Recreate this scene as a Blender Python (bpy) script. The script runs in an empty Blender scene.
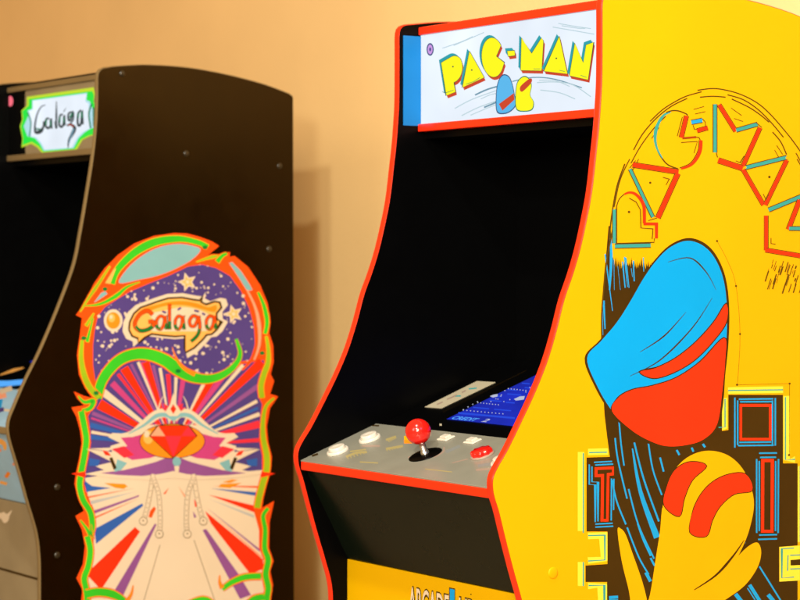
import bpy, math, random
from mathutils import Vector, Matrix
from mathutils.geometry import tessellate_polygon
random.seed(7)
S = bpy.context.scene
COL = S.collection
W = 0.4826                      # cabinet width (19 in)
T = 0.013                       # side board thickness
CAM_H = 0.85
FPX = 2300.0                    # focal length in pixels of an 800 px wide frame
PITCH = math.atan(42 / FPX)
TH = math.radians(57)

# ------------------------------------------------------------------ materials
def mat(name, col, rough=0.45, spec=0.5, metal=0.0, vary=0.06, bump=0.0, bscale=200, coat=0.0, scale=9.0):
    m = bpy.data.materials.new(name); m.use_nodes = True
    nt = m.node_tree; b = nt.nodes['Principled BSDF']
    b.inputs['Roughness'].default_value = rough
    b.inputs['Specular IOR Level'].default_value = spec
    b.inputs['Metallic'].default_value = metal
    b.inputs['Coat Weight'].default_value = coat
    b.inputs['Coat Roughness'].default_value = 0.12
    tc = nt.nodes.new('ShaderNodeTexCoord')
    n = nt.nodes.new('ShaderNodeTexNoise'); n.inputs['Scale'].default_value = scale; n.inputs['Detail'].default_value = 5
    nt.links.new(tc.outputs['Object'], n.inputs['Vector'])
    r = nt.nodes.new('ShaderNodeValToRGB')
    r.color_ramp.elements[0].position = 0.3; r.color_ramp.elements[1].position = 0.7
    lo = [max(0, c * (1 - vary)) for c in col]; hi = [min(1, c * (1 + vary)) for c in col]
    r.color_ramp.elements[0].color = (*lo, 1); r.color_ramp.elements[1].color = (*hi, 1)
    nt.links.new(n.outputs['Fac'], r.inputs['Fac']); nt.links.new(r.outputs['Color'], b.inputs['Base Color'])
    # fingerprints and wear in the gloss
    n2 = nt.nodes.new('ShaderNodeTexNoise'); n2.inputs['Scale'].default_value = 28; n2.inputs['Detail'].default_value = 6
    nt.links.new(tc.outputs['Object'], n2.inputs['Vector'])
    mr = nt.nodes.new('ShaderNodeMapRange')
    mr.inputs['To Min'].default_value = max(0.02, rough - 0.08); mr.inputs['To Max'].default_value = min(1, rough + 0.1)
    nt.links.new(n2.outputs['Fac'], mr.inputs['Value']); nt.links.new(mr.outputs['Result'], b.inputs['Roughness'])
    if bump:
        n3 = nt.nodes.new('ShaderNodeTexNoise'); n3.inputs['Scale'].default_value = bscale; n3.inputs['Detail'].default_value = 3
        nt.links.new(tc.outputs['Object'], n3.inputs['Vector'])
        bp = nt.nodes.new('ShaderNodeBump'); bp.inputs['Strength'].default_value = bump; bp.inputs['Distance'].default_value = 0.002
        nt.links.new(n3.outputs['Fac'], bp.inputs['Height']); nt.links.new(bp.outputs['Normal'], b.inputs['Normal'])
    return m

def glow(name, col, strength=1.0, base=0.004, rough=0.2):
    m = bpy.data.materials.new(name); m.use_nodes = True
    b = m.node_tree.nodes['Principled BSDF']
    b.inputs['Base Color'].default_value = (base, base, base, 1)
    b.inputs['Roughness'].default_value = rough
    b.inputs['Specular IOR Level'].default_value = 0.06
    b.inputs['Emission Color'].default_value = (*col, 1)
    b.inputs['Emission Strength'].default_value = strength
    return m

M = {
 'yellow': mat('yellow_laminate', (.64, .355, .0005), .40, .10, bump=.05, bscale=350, vary=.05, scale=2.2),
 'yellow2': mat('yellow_ink', (.64, .355, .002), .5, .05, vary=.03),
 'lime': mat('pale_yellow_green_ink', (.72,.62,.05), .5, .05),
 'redtrim': mat('red_moulding', (.80, .022, .003), .30, .5, coat=.25, vary=.04),
 'red': mat('red_ink', (.86, .030, .006), .5, .05, vary=.05),
 'orred': mat('orange_red_ink', (.84, .075, .006), .5, .05),
 'orange': mat('orange_ink', (.85, .24, .012), .5, .05),
 'lorange': mat('light_orange_ink', (.88, .42, .10), .5, .05),
 'pinkish': mat('salmon_ink', (.80, .33, .20), .5, .05),
 'green': mat('green_ink', (.04, .48, .02), .5, .05, vary=.12),
 'olive': mat('olive_green_ink', (.28, .42, .012), .5, .05, vary=.15),
 'dkgreen': mat('dark_green_ink', (.01, .16, .03), .5, .05),
 'cyan': mat('pale_cyan_ink', (.19, .40, .44), .5, .05),
 'blue': mat('sky_blue_ink', (.001, .30, .80), .5, .05, vary=.03),
 'lineblue': mat('line_blue_ink', (.01, .29, .72), .5, .05),
 'teal': mat('teal_ink', (.03, .28, .30), .5, .05),
 'dark': mat('dark_brown_ink', (.040, .020, .002), .45, .06, vary=.1),
 'line': mat('thin_line_ink', (.075, .042, .003), .45, .06),
 'purple': mat('violet_ink', (.075, .048, .21), .5, .05, vary=.08),
 'purple2': mat('plum_ink', (.24, .075, .26), .5, .05, vary=.08),
 'magenta': mat('magenta_ink', (.50, .05, .20), .5, .05),
 'crimson': mat('crimson_ink', (.70, .03, .05), .5, .05),
 'royal': mat('royal_blue_ink', (.03, .10, .38), .5, .05),
 'cream': mat('cream_ink', (.68, .55, .41), .45, .35, vary=.03),
 'grey': mat('grey_ink', (.42, .42, .42), .45, .35),
 'blackp': mat('black_board', (.0030, .0014, .0002), .22, .40, vary=.2, scale=4),
 'blackin': mat('black_inner', (.0010, .0010, .0011), .34, .07),
 'blackg': mat('black_gloss', (.004, .007, .004), .24, .17),
 'goldtrim': mat('bronze_moulding', (.20, .135, .06), .35, .5),
 'goldboard': mat('bronze_board', (.27, .21, .125), .42, .4, vary=.1),
 'deck': mat('grey_deck', (.215, .21, .175), .38, .5, vary=.05, scale=30),
 'lightblue': mat('light_blue_print', (.33, .55, .78), .45, .35, vary=.1, scale=14),
 'paper': mat('instruction_card', (.42, .37, .27), .5, .3),
 'white': mat('white_plastic', (.62, .57, .50), .28, .5),
 'redp': mat('red_plastic', (.78, .012, .008), .16, .5, coat=.4, vary=.03),
 'steel': mat('steel', (.62, .62, .60), .25, .5, metal=.9),
 'screw': mat('dark_screw', (.022, .016, .008), .28, .5),
 'bluespill': mat('painted_blue_spill', (.002, .15, .46), .4, .3, vary=.08),  # blue colour standing in for the marquee's light spill
 'fyellow': mat('faded_yellow_print', (.34,.28,.12), .45, .4),
 'fpink': mat('faded_pink_print', (.31,.22,.18), .45, .4),
 'fblue': mat('faded_blue_print', (.20,.21,.21), .45, .4),
 'purpledot': mat('lilac_plastic', (.5, .25, .62), .3, .5),
}
M['blackp'].node_tree.nodes['Principled BSDF'].inputs['Specular Tint'].default_value = (1, .72, .35, 1)
M.update({
 'm_white': glow('lit_white_acrylic', (.82, .90, 1.0), 1.0),
 'm_pale': glow('lit_pale_line', (.50, .66, .72), 1.0),
 'm_steel': glow('lit_steel_line', (.16, .32, .42), 1.0),
 'm_yellow': glow('lit_yellow_acrylic', (1.0, .95, .01), 1.0),
 'm_red': glow('lit_red_acrylic', (.62, .06, .02), 1.0),
 'm_teal': glow('lit_teal_acrylic', (.02, .36, .42), 1.0),
 'm_navy': glow('lit_navy_line', (.02, .06, .18), 1.0),
 'm_blue': glow('lit_blue_acrylic', (.10, .48, .85), 1.0),
 'm_green': glow('lit_green_acrylic', (.02, .80, .06), 1.0),
 'm_dkgreen': glow('lit_dark_green_acrylic', (.01, .20, .10), 1.0),
 'm_lime': glow('lit_lime_acrylic', (.55, .75, .03), 1.0),
 'm_ice': glow('lit_ice_acrylic', (.45, .75, .85), 1.0),
 'm_ink': glow('lit_dark_ink', (.03, .05, .06), 1.0),
 'm_lilac': glow('lit_lilac', (.62, .32, .78), 1.0),
 'm_pinkled': glow('lit_red_indicator', (1.0, .16, .22), 1.0),
 's_blue': glow('screen_blue', (.012, .03, .62), .75),
 's_blue2': glow('screen_blue_line', (.02, .08, .85), .85),
 's_cyan': glow('screen_cyan', (.10, .42, 1.0), 1.0),
 's_white': glow('screen_white', (.62, .66, .85), .8),
 's_dot': glow('screen_dot', (.40, .45, .85), .7),
})

def uneven(m, lo, hi, scale):
    nt = m.node_tree; tc = nt.nodes.new('ShaderNodeTexCoord'); n = nt.nodes.new('ShaderNodeTexNoise'); n.inputs['Scale'].default_value = scale
    mr = nt.nodes.new('ShaderNodeMapRange'); mr.inputs['From Min'].default_value = .3; mr.inputs['From Max'].default_value = .7
    mr.inputs['To Min'].default_value = lo; mr.inputs['To Max'].default_value = hi
    nt.links.new(tc.outputs['Object'], n.inputs['Vector']); nt.links.new(n.outputs['Fac'], mr.inputs['Value'])
    nt.links.new(mr.outputs['Result'], nt.nodes['Principled BSDF'].inputs['Emission Strength'])
uneven(M['m_white'], .92, 1.12, 7); uneven(M['s_blue'], .5, .9, 12)

# ------------------------------------------------------------------ helpers
def spline(pts, n=8, closed=False):
    out = []; k = len(pts)
    rng = range(k) if closed else range(k - 1)
    for i in rng:
        if closed: p0, p1, p2, p3 = pts[i - 1], pts[i], pts[(i + 1) % k], pts[(i + 2) % k]
        else: p0, p1, p2, p3 = pts[max(i - 1, 0)], pts[i], pts[i + 1], pts[min(i + 2, k - 1)]
        for j in range(n):
            t = j / n
            out.append(tuple(.5 * ((2 * b) + (-a + c) * t + (2 * a - 5 * b + 4 * c - d) * t * t + (-a + 3 * b - 3 * c + d) * t ** 3)
                             for a, b, c, d in zip(p0, p1, p2, p3)))
    if not closed: out.append(tuple(pts[-1]))
    return out

def ray(x, y):
    vx = (x - 400) / FPX; vz = (300 - y) / FPX
    c, s = math.cos(PITCH), math.sin(PITCH)
    return Vector((vx, c + vz * s, vz * c - s))
EYE = Vector((0, 0, CAM_H))

class Mesh:
    """collects faces, then links them as one mesh object"""
    def __init__(s): s.v = []; s.f = []; s.m = []; s.mats = []; s.smooth = []
    def mi(s, m):
        m = M[m] if isinstance(m, str) else m
        if m not in s.mats: s.mats.append(m)
        return s.mats.index(m)
    def add(s, vs, fs, m, smooth=False):
        k = len(s.v); i = s.mi(m)
        s.v += [tuple(v) for v in vs]
        for f in fs: s.f.append([k + q for q in f]); s.m.append(i); s.smooth.append(smooth)
    def box(s, a, b, m):
        x0, y0, z0 = a; x1, y1, z1 = b
        vs = [(x0,y0,z0),(x1,y0,z0),(x1,y1,z0),(x0,y1,z0),(x0,y0,z1),(x1,y0,z1),(x1,y1,z1),(x0,y1,z1)]
        s.add(vs, [(0,3,2,1),(4,5,6,7),(0,1,5,4),(1,2,6,5),(2,3,7,6),(3,0,4,7)], m)
    def prism(s, prof, x0, x1, m, m0=None, m1=None):
        """profile of (y, z) swept along x; end caps may differ"""
        n = len(prof)
        vs = [(x0, *p) for p in prof] + [(x1, *p) for p in prof]
        s.add(vs, [(i, (i + 1) % n, n + (i + 1) % n, n + i) for i in range(n)], m)
        tris = tessellate_polygon([[Vector((p[0], p[1], 0)) for p in prof]])
        s.add([(x0, *p) for p in prof], tris, m0 or m)
        s.add([(x1, *p) for p in prof], [t[::-1] for t in tris], m1 or m)
    def lathe(s, prof, c, ax, m, n=32, sx=1.0, ref=None):
        """profile of (radius, height) turned about axis ax from point c"""
        ax = Vector(ax).normalized(); ref = Vector(ref or (1, 0, 0))
        e1 = (ref - ax * ref.dot(ax)).normalized(); e2 = ax.cross(e1)
        vs = []
        for r, h in prof:
            for k in range(n):
                a = 2 * math.pi * k / n
                vs.append(Vector(c) + ax * h + e1 * (r * sx * math.cos(a)) + e2 * (r * math.sin(a)))
        fs = []
        for j in range(len(prof) - 1):
            for k in range(n):
                fs.append((j*n+k, j*n+(k+1)%n, (j+1)*n+(k+1)%n, (j+1)*n+k))
        fs.append(tuple(range((len(prof)-1)*n, len(prof)*n)))
        s.add(vs, fs, m, True)
    def link(s, name, parent=None, off=(0, 0, 0), bevel=0.0):
        me = bpy.data.meshes.new(name)
        me.from_pydata([(v[0]-off[0], v[1]-off[1], v[2]-off[2]) for v in s.v], [], s.f)
        for m in s.mats: me.materials.append(m)
        me.polygons.foreach_set('material_index', s.m)
        me.polygons.foreach_set('use_smooth', s.smooth)
        me.update()
        o = bpy.data.objects.new(name, me); COL.objects.link(o)
        if parent: o.parent = parent
        if any(s.smooth):
            md = o.modifiers.new('weld', 'WELD'); md.merge_threshold = 1e-6
        if bevel:
            md = o.modifiers.new('bevel', 'BEVEL'); md.width = bevel; md.segments = 2; md.limit_method = 'ANGLE'
        return o

class Plane:
    """a flat printed face of a cabinet, given in the cabinet's own axes"""
    def __init__(s, cab, p, ex, ey):
        s.cab = cab; s.p = Vector(p); s.ex = Vector(ex).normalized(); s.ey = Vector(ey).normalized(); s.n = s.ex.cross(s.ey)
    def at(s, px, py):                        # photo direction -> (a, b) on the face
        o = s.cab.inv @ EYE; d = (s.cab.inv.to_3x3() @ ray(px, py))
        t = (s.p - o).dot(s.n) / d.dot(s.n); q = o + d * t - s.p
        return q.dot(s.ex), q.dot(s.ey)
    def pt(s, a, b, h=0): return s.p + s.ex * a + s.ey * b + s.n * h

class Art:
    STEP = 2.0e-5; CELL = .0015
    def __init__(s, plane, base=4e-5, px=True):
        s.pl = plane; s.h0 = base; s.mesh = Mesh(); s.px = px; s.grid = {}
    def _level(s, q, faces):
        # a new shape is printed just above whatever it overlaps
        cells = set(); c = s.CELL
        for f in faces:
            p = [q[i] for i in f]; x0 = min(v[0] for v in p); x1 = max(v[0] for v in p); y0 = min(v[1] for v in p); y1 = max(v[1] for v in p)
            k = max(1, int(max(x1-x0, y1-y0)/.02)); 
            if len(p) > 4 or k == 1 or (x1-x0) < .004 or (y1-y0) < .004:
                cells.update((i, j) for i in range(math.floor(x0/c)-1, math.floor(x1/c)+2) for j in range(math.floor(y0/c)-1, math.floor(y1/c)+2)); continue
            for i in range(math.floor(x0/c)-1, math.floor(x1/c)+2):       # slanting faces: clip each column of cells to the face
                xa, xb = (i-.2)*c, (i+1.2)*c; ys = []
                for u in range(len(p)):
                    a, b = p[u-1], p[u]
                    if xa <= b[0] <= xb: ys.append(b[1])
                    for xx in (xa, xb):
                        if (a[0]-xx)*(b[0]-xx) < 0: ys.append(a[1]+(b[1]-a[1])*(xx-a[0])/(b[0]-a[0]))
                if ys: cells.update((i, j) for j in range(math.floor(min(ys)/c)-1, math.floor(max(ys)/c)+2))
        lv = 1 + max((s.grid.get(k, 0) for k in cells), default=0)
        for k in cells: s.grid[k] = lv
        s.top = max(getattr(s, 'top', 0), lv)
        return s.h0 + lv*s.STEP
    def _map(s, pts): return [s.pl.at(*p) for p in pts] if s.px else pts
    def _face(s, q, m):
        tris = tessellate_polygon([[Vector((a, b, 0)) for a, b in q]])
        h = s._level(q, tris); s.mesh.add([s.pl.pt(a, b, h) for a, b in q], tris, m)
    def poly(s, m, pts, smooth=0): 
        if smooth: pts = spline(pts, smooth, True)
        s._face(s._map(pts), m)
    def stroke(s, m, pts, w, smooth=0, taper=(1, 1), round_=False, off=(0, 0)):
        if off != (0, 0): pts = [(x + off[0], y + off[1]) for x, y in pts]
        if smooth and len(pts) > 2: pts = spline(pts, smooth)
        n = len(pts); L = []; R = []
        for i in range(n):
            a = pts[max(i-1, 0)]; b = pts[min(i+1, n-1)]; p = pts[i]
            dx, dy = b[0]-a[0], b[1]-a[1]; d = math.hypot(dx, dy) or 1e-9
            nx, ny = -dy/d, dx/d; k = 1.0
            if 0 < i < n-1:
                ux, uy = p[0]-a[0], p[1]-a[1]; l = math.hypot(ux, uy) or 1e-9
                c = abs((-uy/l)*nx + (ux/l)*ny); k = min(1/max(c, .4), 2.0)
            t = i / (n-1)
            tp = taper[0] + (taper[1]-taper[0])*t if len(taper) == 2 else (taper[0] + (taper[1]-taper[0])*t*2 if t < .5 else taper[1] + (taper[2]-taper[1])*(t*2-1))
            h = w/2*k*max(tp, .02)
            L.append((p[0]+nx*h, p[1]+ny*h)); R.append((p[0]-nx*h, p[1]-ny*h))
        q = s._map(L + R); fs = [(i, i+1, n+i+1, n+i) for i in range(n-1)]; h = s._level(q, fs)
        s.mesh.add([s.pl.pt(a, b, h) for a, b in q], fs, m)
        if round_:
            for p in (pts[0], pts[-1]): s.disc(m, p, w/2)
    def disc(s, m, c, rx, ry=None, n=20, rot=0):
        ry = ry or rx; cr, sr = math.cos(rot), math.sin(rot)
        s.poly(m, [(c[0]+rx*math.cos(t)*cr-ry*math.sin(t)*sr, c[1]+rx*math.cos(t)*sr+ry*math.sin(t)*cr) for t in [2*math.pi*k/n for k in range(n)]])
    def text(s, m, txt, a0, b0, h, width=None, shear=0.0, fat=0.0):
        cu = bpy.data.curves.new('lettering', 'FONT'); cu.body = txt; cu.size = 1; cu.offset = fat; cu.resolution_u = 4
        ob = bpy.data.objects.new('lettering', cu); COL.objects.link(ob)
        bpy.context.view_layer.update()
        me = ob.evaluated_get(bpy.context.evaluated_depsgraph_get()).to_mesh()
        vs = [v.co.copy() for v in me.vertices]; fs = [tuple(p.vertices) for p in me.polygons]
        x0 = min(v.x for v in vs); x1 = max(v.x for v in vs); y0 = min(v.y for v in vs); y1 = max(v.y for v in vs)
        k = h/(y1-y0); kx = width/(x1-x0) if width else k
        q = [(a0+(v.x-x0)*kx+shear*(v.y-y0)*k, b0+(v.y-y0)*k) for v in vs]; hh = s._level(q, fs)
        s.mesh.add([s.pl.pt(u, w, hh) for u, w in q], fs, m)
        bpy.data.objects.remove(ob); bpy.data.curves.remove(cu)
    def link(s, name, parent): print('layers', name, s.top); return s.mesh.link(name, parent, s.pl.cab.off)

def C(x0, y0, sc, *pts): return [(x0 + a/sc, y0 + b/sc) for a, b in pts]
def inside(p, poly):
    x, y = p; r = False; j = len(poly)-1
    for i in range(len(poly)):
        xi, yi = poly[i]; xj, yj = poly[j]
        if (yi > y) != (yj > y) and x < (xj-xi)*(y-yi)/(yj-yi)+xi: r = not r
        j = i
    return r

# ------------------------------------------------------------------ cabinets
class Cabinet:
    off = Vector((-W/2, .30, 0))
    def __init__(s, name, label, knee, dist):
        k = ray(*knee); P = EYE + k * (dist / k.y); P.z = 0
        r = Vector((math.cos(TH), -math.sin(TH), 0)); b = Vector((math.sin(TH), math.cos(TH), 0))
        s.mat = Matrix.Translation(P) @ Matrix.Rotation(-TH, 4, 'Z'); s.inv = s.mat.inverted()
        s.root = bpy.data.objects.new(name, None); COL.objects.link(s.root)
        s.root.empty_display_size = .1
        s.root.location = s.mat @ s.off; s.root.rotation_euler = (0, 0, -TH)
        s.root['label'] = label; s.root['category'] = 'arcade cabinet'
        s.side = Plane(s, (0, 0, 0), (0, 1, 0), (0, 0, 1))
    def put(s, mesh, name, parent=None, bevel=0): return mesh.link(name, parent or s.root, s.off, bevel)

D0 = W * math.sin(TH) / .144
DECK_A = Vector((0, .002, .567)); SL = math.radians(20.3)
DECK_N = Vector((0, -math.sin(SL), math.cos(SL))); DECK_Y = Vector((0, math.cos(SL), math.sin(SL)))
DL = .136                                   # deck length up the slope
BEZ0 = .136
XL, XR = -W + T, -T                         # inner faces

def body(c, prof_front, prof_top, sty):
    """boards, mouldings and panels shared by both cabinets"""
    prof = prof_front + prof_top + [(.55, .02)]
    prof = [(prof_front[0][0], .02)] + prof
    for x0, x1, outer_right in ((-T, 0, True), (-W, -W + T, False)):
        m = Mesh(); m.prism(prof, x0, x1, sty['edge'], sty['outer'] if not outer_right else 'blackin', sty['outer'] if outer_right else 'blackin')
        sp = c.put(m, 'side_panel')
        # moulding: a soft bulging strip round the front and the top edge
        m = Mesh(); line = prof[:-1]; nx = 6; vs = []; n = len(line)
        for i, p in enumerate(line):
            a = line[max(i-1, 0)]; b = line[min(i+1, n-1)]
            d = Vector((b[0]-a[0], b[1]-a[1])); d.normalize() if d.length else None
            nn = Vector((-d.y, d.x))
            for j in range(nx+1):
                t = j/nx; bul = .0004 + .0016*(1-(2*t-1)**4)
                vs.append((x0 + .0002 + (x1-x0-.0004)*t, p[0]+nn.x*bul, p[1]+nn.y*bul))
        fs = [(i*(nx+1)+j, i*(nx+1)+j+1, (i+1)*(nx+1)+j+1, (i+1)*(nx+1)+j) for i in range(n-1) for j in range(nx)]
        m.add(vs, fs, sty['trim'], True); c.put(m, 'edge_moulding', sp)
        if outer_right: s_panel = sp
    m = Mesh(); m.box((XL, .530, .02), (XR, .542, 1.13), 'blackin'); c.put(m, 'back_panel')
    ztop = sty['ztop']
    m = Mesh()
    tp = [(.2075, ztop)] + [(y, z - .004) for y, z in prof_top if .2 < y < .545]
    tp = tp + [(y, z - .012) for y, z in reversed(tp)]
    m.prism(tp, XL, XR, sty['toptone']); c.put(m, 'top_panel')
    # bars framing the marquee
    m = Mesh(); m.box((XL, .2005, ztop - sty['barh']), (XR, .2125, ztop), sty['bar']); c.put(m, 'marquee_bar', bevel=.0012)
    m = Mesh(); m.box((XL, .1995, 1.0315), (XR, .2125, 1.0425), sty['bar']); c.put(m, 'marquee_bar', bevel=.0012)
    m = Mesh(); m.box((XL, .2131, 1.0218), (XR, .42, 1.0312), 'blackin'); c.put(m, 'marquee_floor')
    # control deck
    d = lambda s_, h: (DECK_A + DECK_Y*s_ + DECK_N*h)
    q = [d(.002, 0), d(DL, 0), d(DL, -.010), d(.002, -.010)]
    m = Mesh(); m.prism([(p.y, p.z) for p in q], XL, XR, sty['deck']); deck = c.put(m, 'control_deck', bevel=.0008)
    m = Mesh(); m.box((XL, .0035, .5540), (XR, .0125, .5664), sty['decktrim']); c.put(m, 'deck_moulding', bevel=.002)
    # slanting apron under the deck, then the kick panel
    m = Mesh(); m.prism([(.0125, .5535), (.0810, .4255), (.0930, .4255), (.0245, .5535)], XL, XR, sty['apron']); apron = c.put(m, 'apron_panel')
    m = Mesh(); m.box((XL, .0800, .03), (XR, .0920, .4240), sty['kick']); kick = c.put(m, 'kick_panel', bevel=.0008)
    # monitor bezel: same slope, then the black hood behind
    q = [d(BEZ0+.001, -.004), d(.40, -.004), d(.40, -.012), d(BEZ0+.001, -.012)]
    m = Mesh(); m.prism([(p.y, p.z) for p in q], XL, XR, 'blackin'); bez = c.put(m, 'monitor_bezel')
    e = d(.398, 0)
    m = Mesh(); m.box((XL, e.y, e.z - .02), (XR, e.y + .01, 1.0215), 'blackin'); c.put(m, 'hood_panel')
    return s_panel, deck, apron, kick, bez

def button(c, pos, r, h, colr, name='push_button', collar='white', rr=1.35):
    m = Mesh(); m.lathe([(r*rr, .0), (r*rr, .0022), (r*rr*.93, .0038), (r*1.06, .0040), (r*1.06, .0022)], pos, DECK_N, collar)
    b = c.put(m, name)
    m = Mesh(); m.lathe([(r, .001), (r, h-.001), (r*.93, h), (r*.6, h-.0006), (r*.25, h-.0011)], pos, DECK_N, colr); c.put(m, 'plunger', b)

# ================================================================= YELLOW CABINET
P = Cabinet('arcade_cabinet', 'yellow arcade cabinet with red edge moulding, lit white marquee and cartoon-coloured side print', (493, 487), D0)
fr = [(522, 600), (513.7, 570), (506, 540), (499.2, 512), (495.2, 499), (493.2, 489), (493.6, 478), (498, 467.5), (508, 450), (522.6, 420), (536, 391), (547.8, 361), (557, 330), (564.5, 300), (573, 275), (580.3, 250), (587, 220), (592.5, 190), (597, 150), (599.3, 128), (601, 105), (602.3, 80), (602.6, 40), (602.6, 8)]
fu = [P.side.at(*p) for p in fr]
low = [(.0570, .30), (.0570, .36), (.0545, .392)]
pf = spline(low + fu, 5) + [(.1690, 1.172), (.1705, 1.177), (.1745, 1.181), (.180, 1.183)]
pt_ = spline([(.195, 1.1850), (.24, 1.1905), (.29, 1.1930), (.34, 1.1930), (.39, 1.1905), (.4174, 1.1880), (.46, 1.1815), (.5025, 1.1725), (.545, 1.158)], 4) + [(.549, 1.155), (.55, 1.150)]
sp, deck, apron, kick, bez = body(P, pf, pt_, dict(edge='blackin', outer='yellow', trim='redtrim', ztop=1.1815, barh=.0115, toptone='blackp', bar='redtrim', deck='deck', decktrim='redtrim', apron='blackg', kick='yellow'))

# marquee light spilling on the black inner board, painted as a blue strip
m = Mesh(); m.box((XL + .0002, .1745, 1.040), (XL + .0012, .2045, 1.1685), 'bluespill'); P.put(m, 'painted_marquee_spill')

# ---- marquee face
mp = Plane(P, (0, .2045, 0), (1, 0, 0), (0, 0, 1))
m = Mesh(); m.box((XL, .2046, 1.0428), (XR, .2070, 1.1698), 'm_white'); marq = P.put(m, 'marquee')
a = Art(mp, base=1e-4)
mc = lambda *p: C(420, 5, 4.444, *p)
for q in [((100,192),(180,165),(235,140)), ((150,180),(220,150),(285,122)), ((615,82),(690,95),(760,105)), ((630,92),(700,103),(735,104)), ((590,98),(690,115),(775,130))]:
    a.stroke('m_pale', mc(*q), .9, 4)
for q, w in [(((155,460),(230,420),(340,380)), 1), (((185,492),(260,455),(345,425)), 1), (((245,400),(300,375),(360,358)), 1.6), (((225,490),(290,462),(345,440)), .9), (((270,418),(310,400),(345,392)), .9), (((285,455),(310,445),(340,432)), 1.6),
             (((410,340),(500,322),(600,330),(720,368)), 1.1), (((520,345),(600,342),(680,355),(760,408)), 1.0), (((535,378),(620,390),(690,418)), 1.0), (((530,335),(600,336),(665,362)), .9)]:
    a.stroke('m_steel' if w > 1 else 'm_pale', mc(*q), w, 4)
L = {
 'P': (spline([(95,257),(124,240),(150,227),(172,232),(184,248),(189,282),(180,316),(164,336),(150,344)], 4) + [(158,386),(118,402)], 0),
 'A': ([(221,206),(286,322),(190,366)], 0),
 'C': ([(325 + (49*math.cos(math.radians(t)) - 4*math.sin(math.radians(t))), 233 - 87*math.sin(math.radians(t))) for t in range(38, 344, 9)] + [(376,257),(340,228)], 0),
 '-': ([(390,205),(422,203),(424,224),(394,228)], 0),
 'M': ([(448,290),(452,146),(497,216),(541,146),(549,160),(541,292)], 0),
 'a': ([(620,140),(656,306),(552,294)], 0),
 'N': ([(666,314),(690,170),(727,258),(740,178),(772,166),(748,332)], 0),
}
for q, _ in L.values():
    for k in (2.4, 1.6, .8): a.poly('m_teal', [(x - k, y - k*1.15) for x, y in mc(*q)])
    for k in (.9, 1.8, 2.7): a.poly('m_red', [(x + k*.55, y + k*1.1) for x, y in mc(*q)])
    p = mc(*q); a.stroke('m_ink', p + [p[0]], 1.0)
    a.poly('m_yellow', p)
for d_ in [(147,274),(231,289),(607,237)]: a.disc('m_ink', mc(d_)[0], .8)
for q in [((100,385),(112,392),(150,378)), ((205,352),(240,340),(268,322)), ((505,284),(535,284)), ((620,290),(645,296)), ((715,312),(742,322))]: a.stroke('m_dkgreen', mc(*q), .5)
# two plain colour drops under the title
b1 = mc((345,470),(342,400),(350,345),(370,314),(395,320),(410,352),(420,400),(426,440),(405,468),(375,480))
a.poly('m_navy', [(384*.0+x*1.0, y) for x, y in [((x-506)*1.08+506, (y-94)*1.06+94) for x, y in b1]], 5); a.poly('m_blue', b1, 5)
a.poly('m_red', mc((352,440),(418,392),(422,420),(368,470)))
b2 = mc((432,460),(428,400),(436,345),(462,320),(485,330),(496,360),(490,400),(505,430),(498,462),(465,470))
a.poly('m_dkgreen', [((x-524.5)*1.08+524.5, (y-94)*1.06+94) for x, y in b2], 5); a.poly('m_yellow', b2, 5)
a.poly('m_red', mc((448,362),(492,326),(497,345),(455,386)), 4)
a.disc('m_navy', (430.2, 49.4), 3.6, 6.4); a.disc('m_lilac', (430.2, 49.4), 2.5, 5.0); a.disc('m_navy', (430.2, 49.4), .9, 2.0)
a.link('marquee_print', marq)

# ---- deck
dp = Plane(P, DECK_A, (1, 0, 0), DECK_Y)
def deck_pos(px, py): return dp.pt(*dp.at(px, py), .0002)
a = Art(dp, base=3e-5)
a._face([(XL+.0025, .004), (XR-.0025, .004), (XR-.0025, DL-.003), (XL+.0025, DL-.003)], 'deck')
for q, w, mm in [(((346,457),(356,453),(367,452)), 2.4, 'fyellow'), (((350,451.5),(366,449.5)), 1.4, 'fyellow'), (((386,440),(396,436.5)), 2.2, 'fyellow'), (((386,449),(403,446)), 2.4, 'fyellow'), (((362,446),(380,446)), 2, 'fpink'),
                 (((404,440),(414,440)), 7, 'orange'), (((404,438),(413,438)), 4, 'yellow2'), (((408,457.5),(416,456.2)), 1.6, 'fpink'), (((434,457),(443,452),(444,447)), 1.6, 'fpink'), (((360,462),(378,463)), 1.2, 'fyellow'),
                 (((446,452),(460,446)), 3, 'fblue'), (((478,466),(490,464)), 3, 'fblue'), (((476,470),(490,469)), 2.2, 'fpink'), (((425,469),(452,472)), .9, 'fyellow'), (((312,456),(318,454)), 2, 'dark'), (((372,425.5),(379,425.8)), 1.4, 'dark'), (((452,463),(468,459)), 1.0, 'fpink')]:
    a.stroke(mm, list(q), w, 4)
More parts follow.
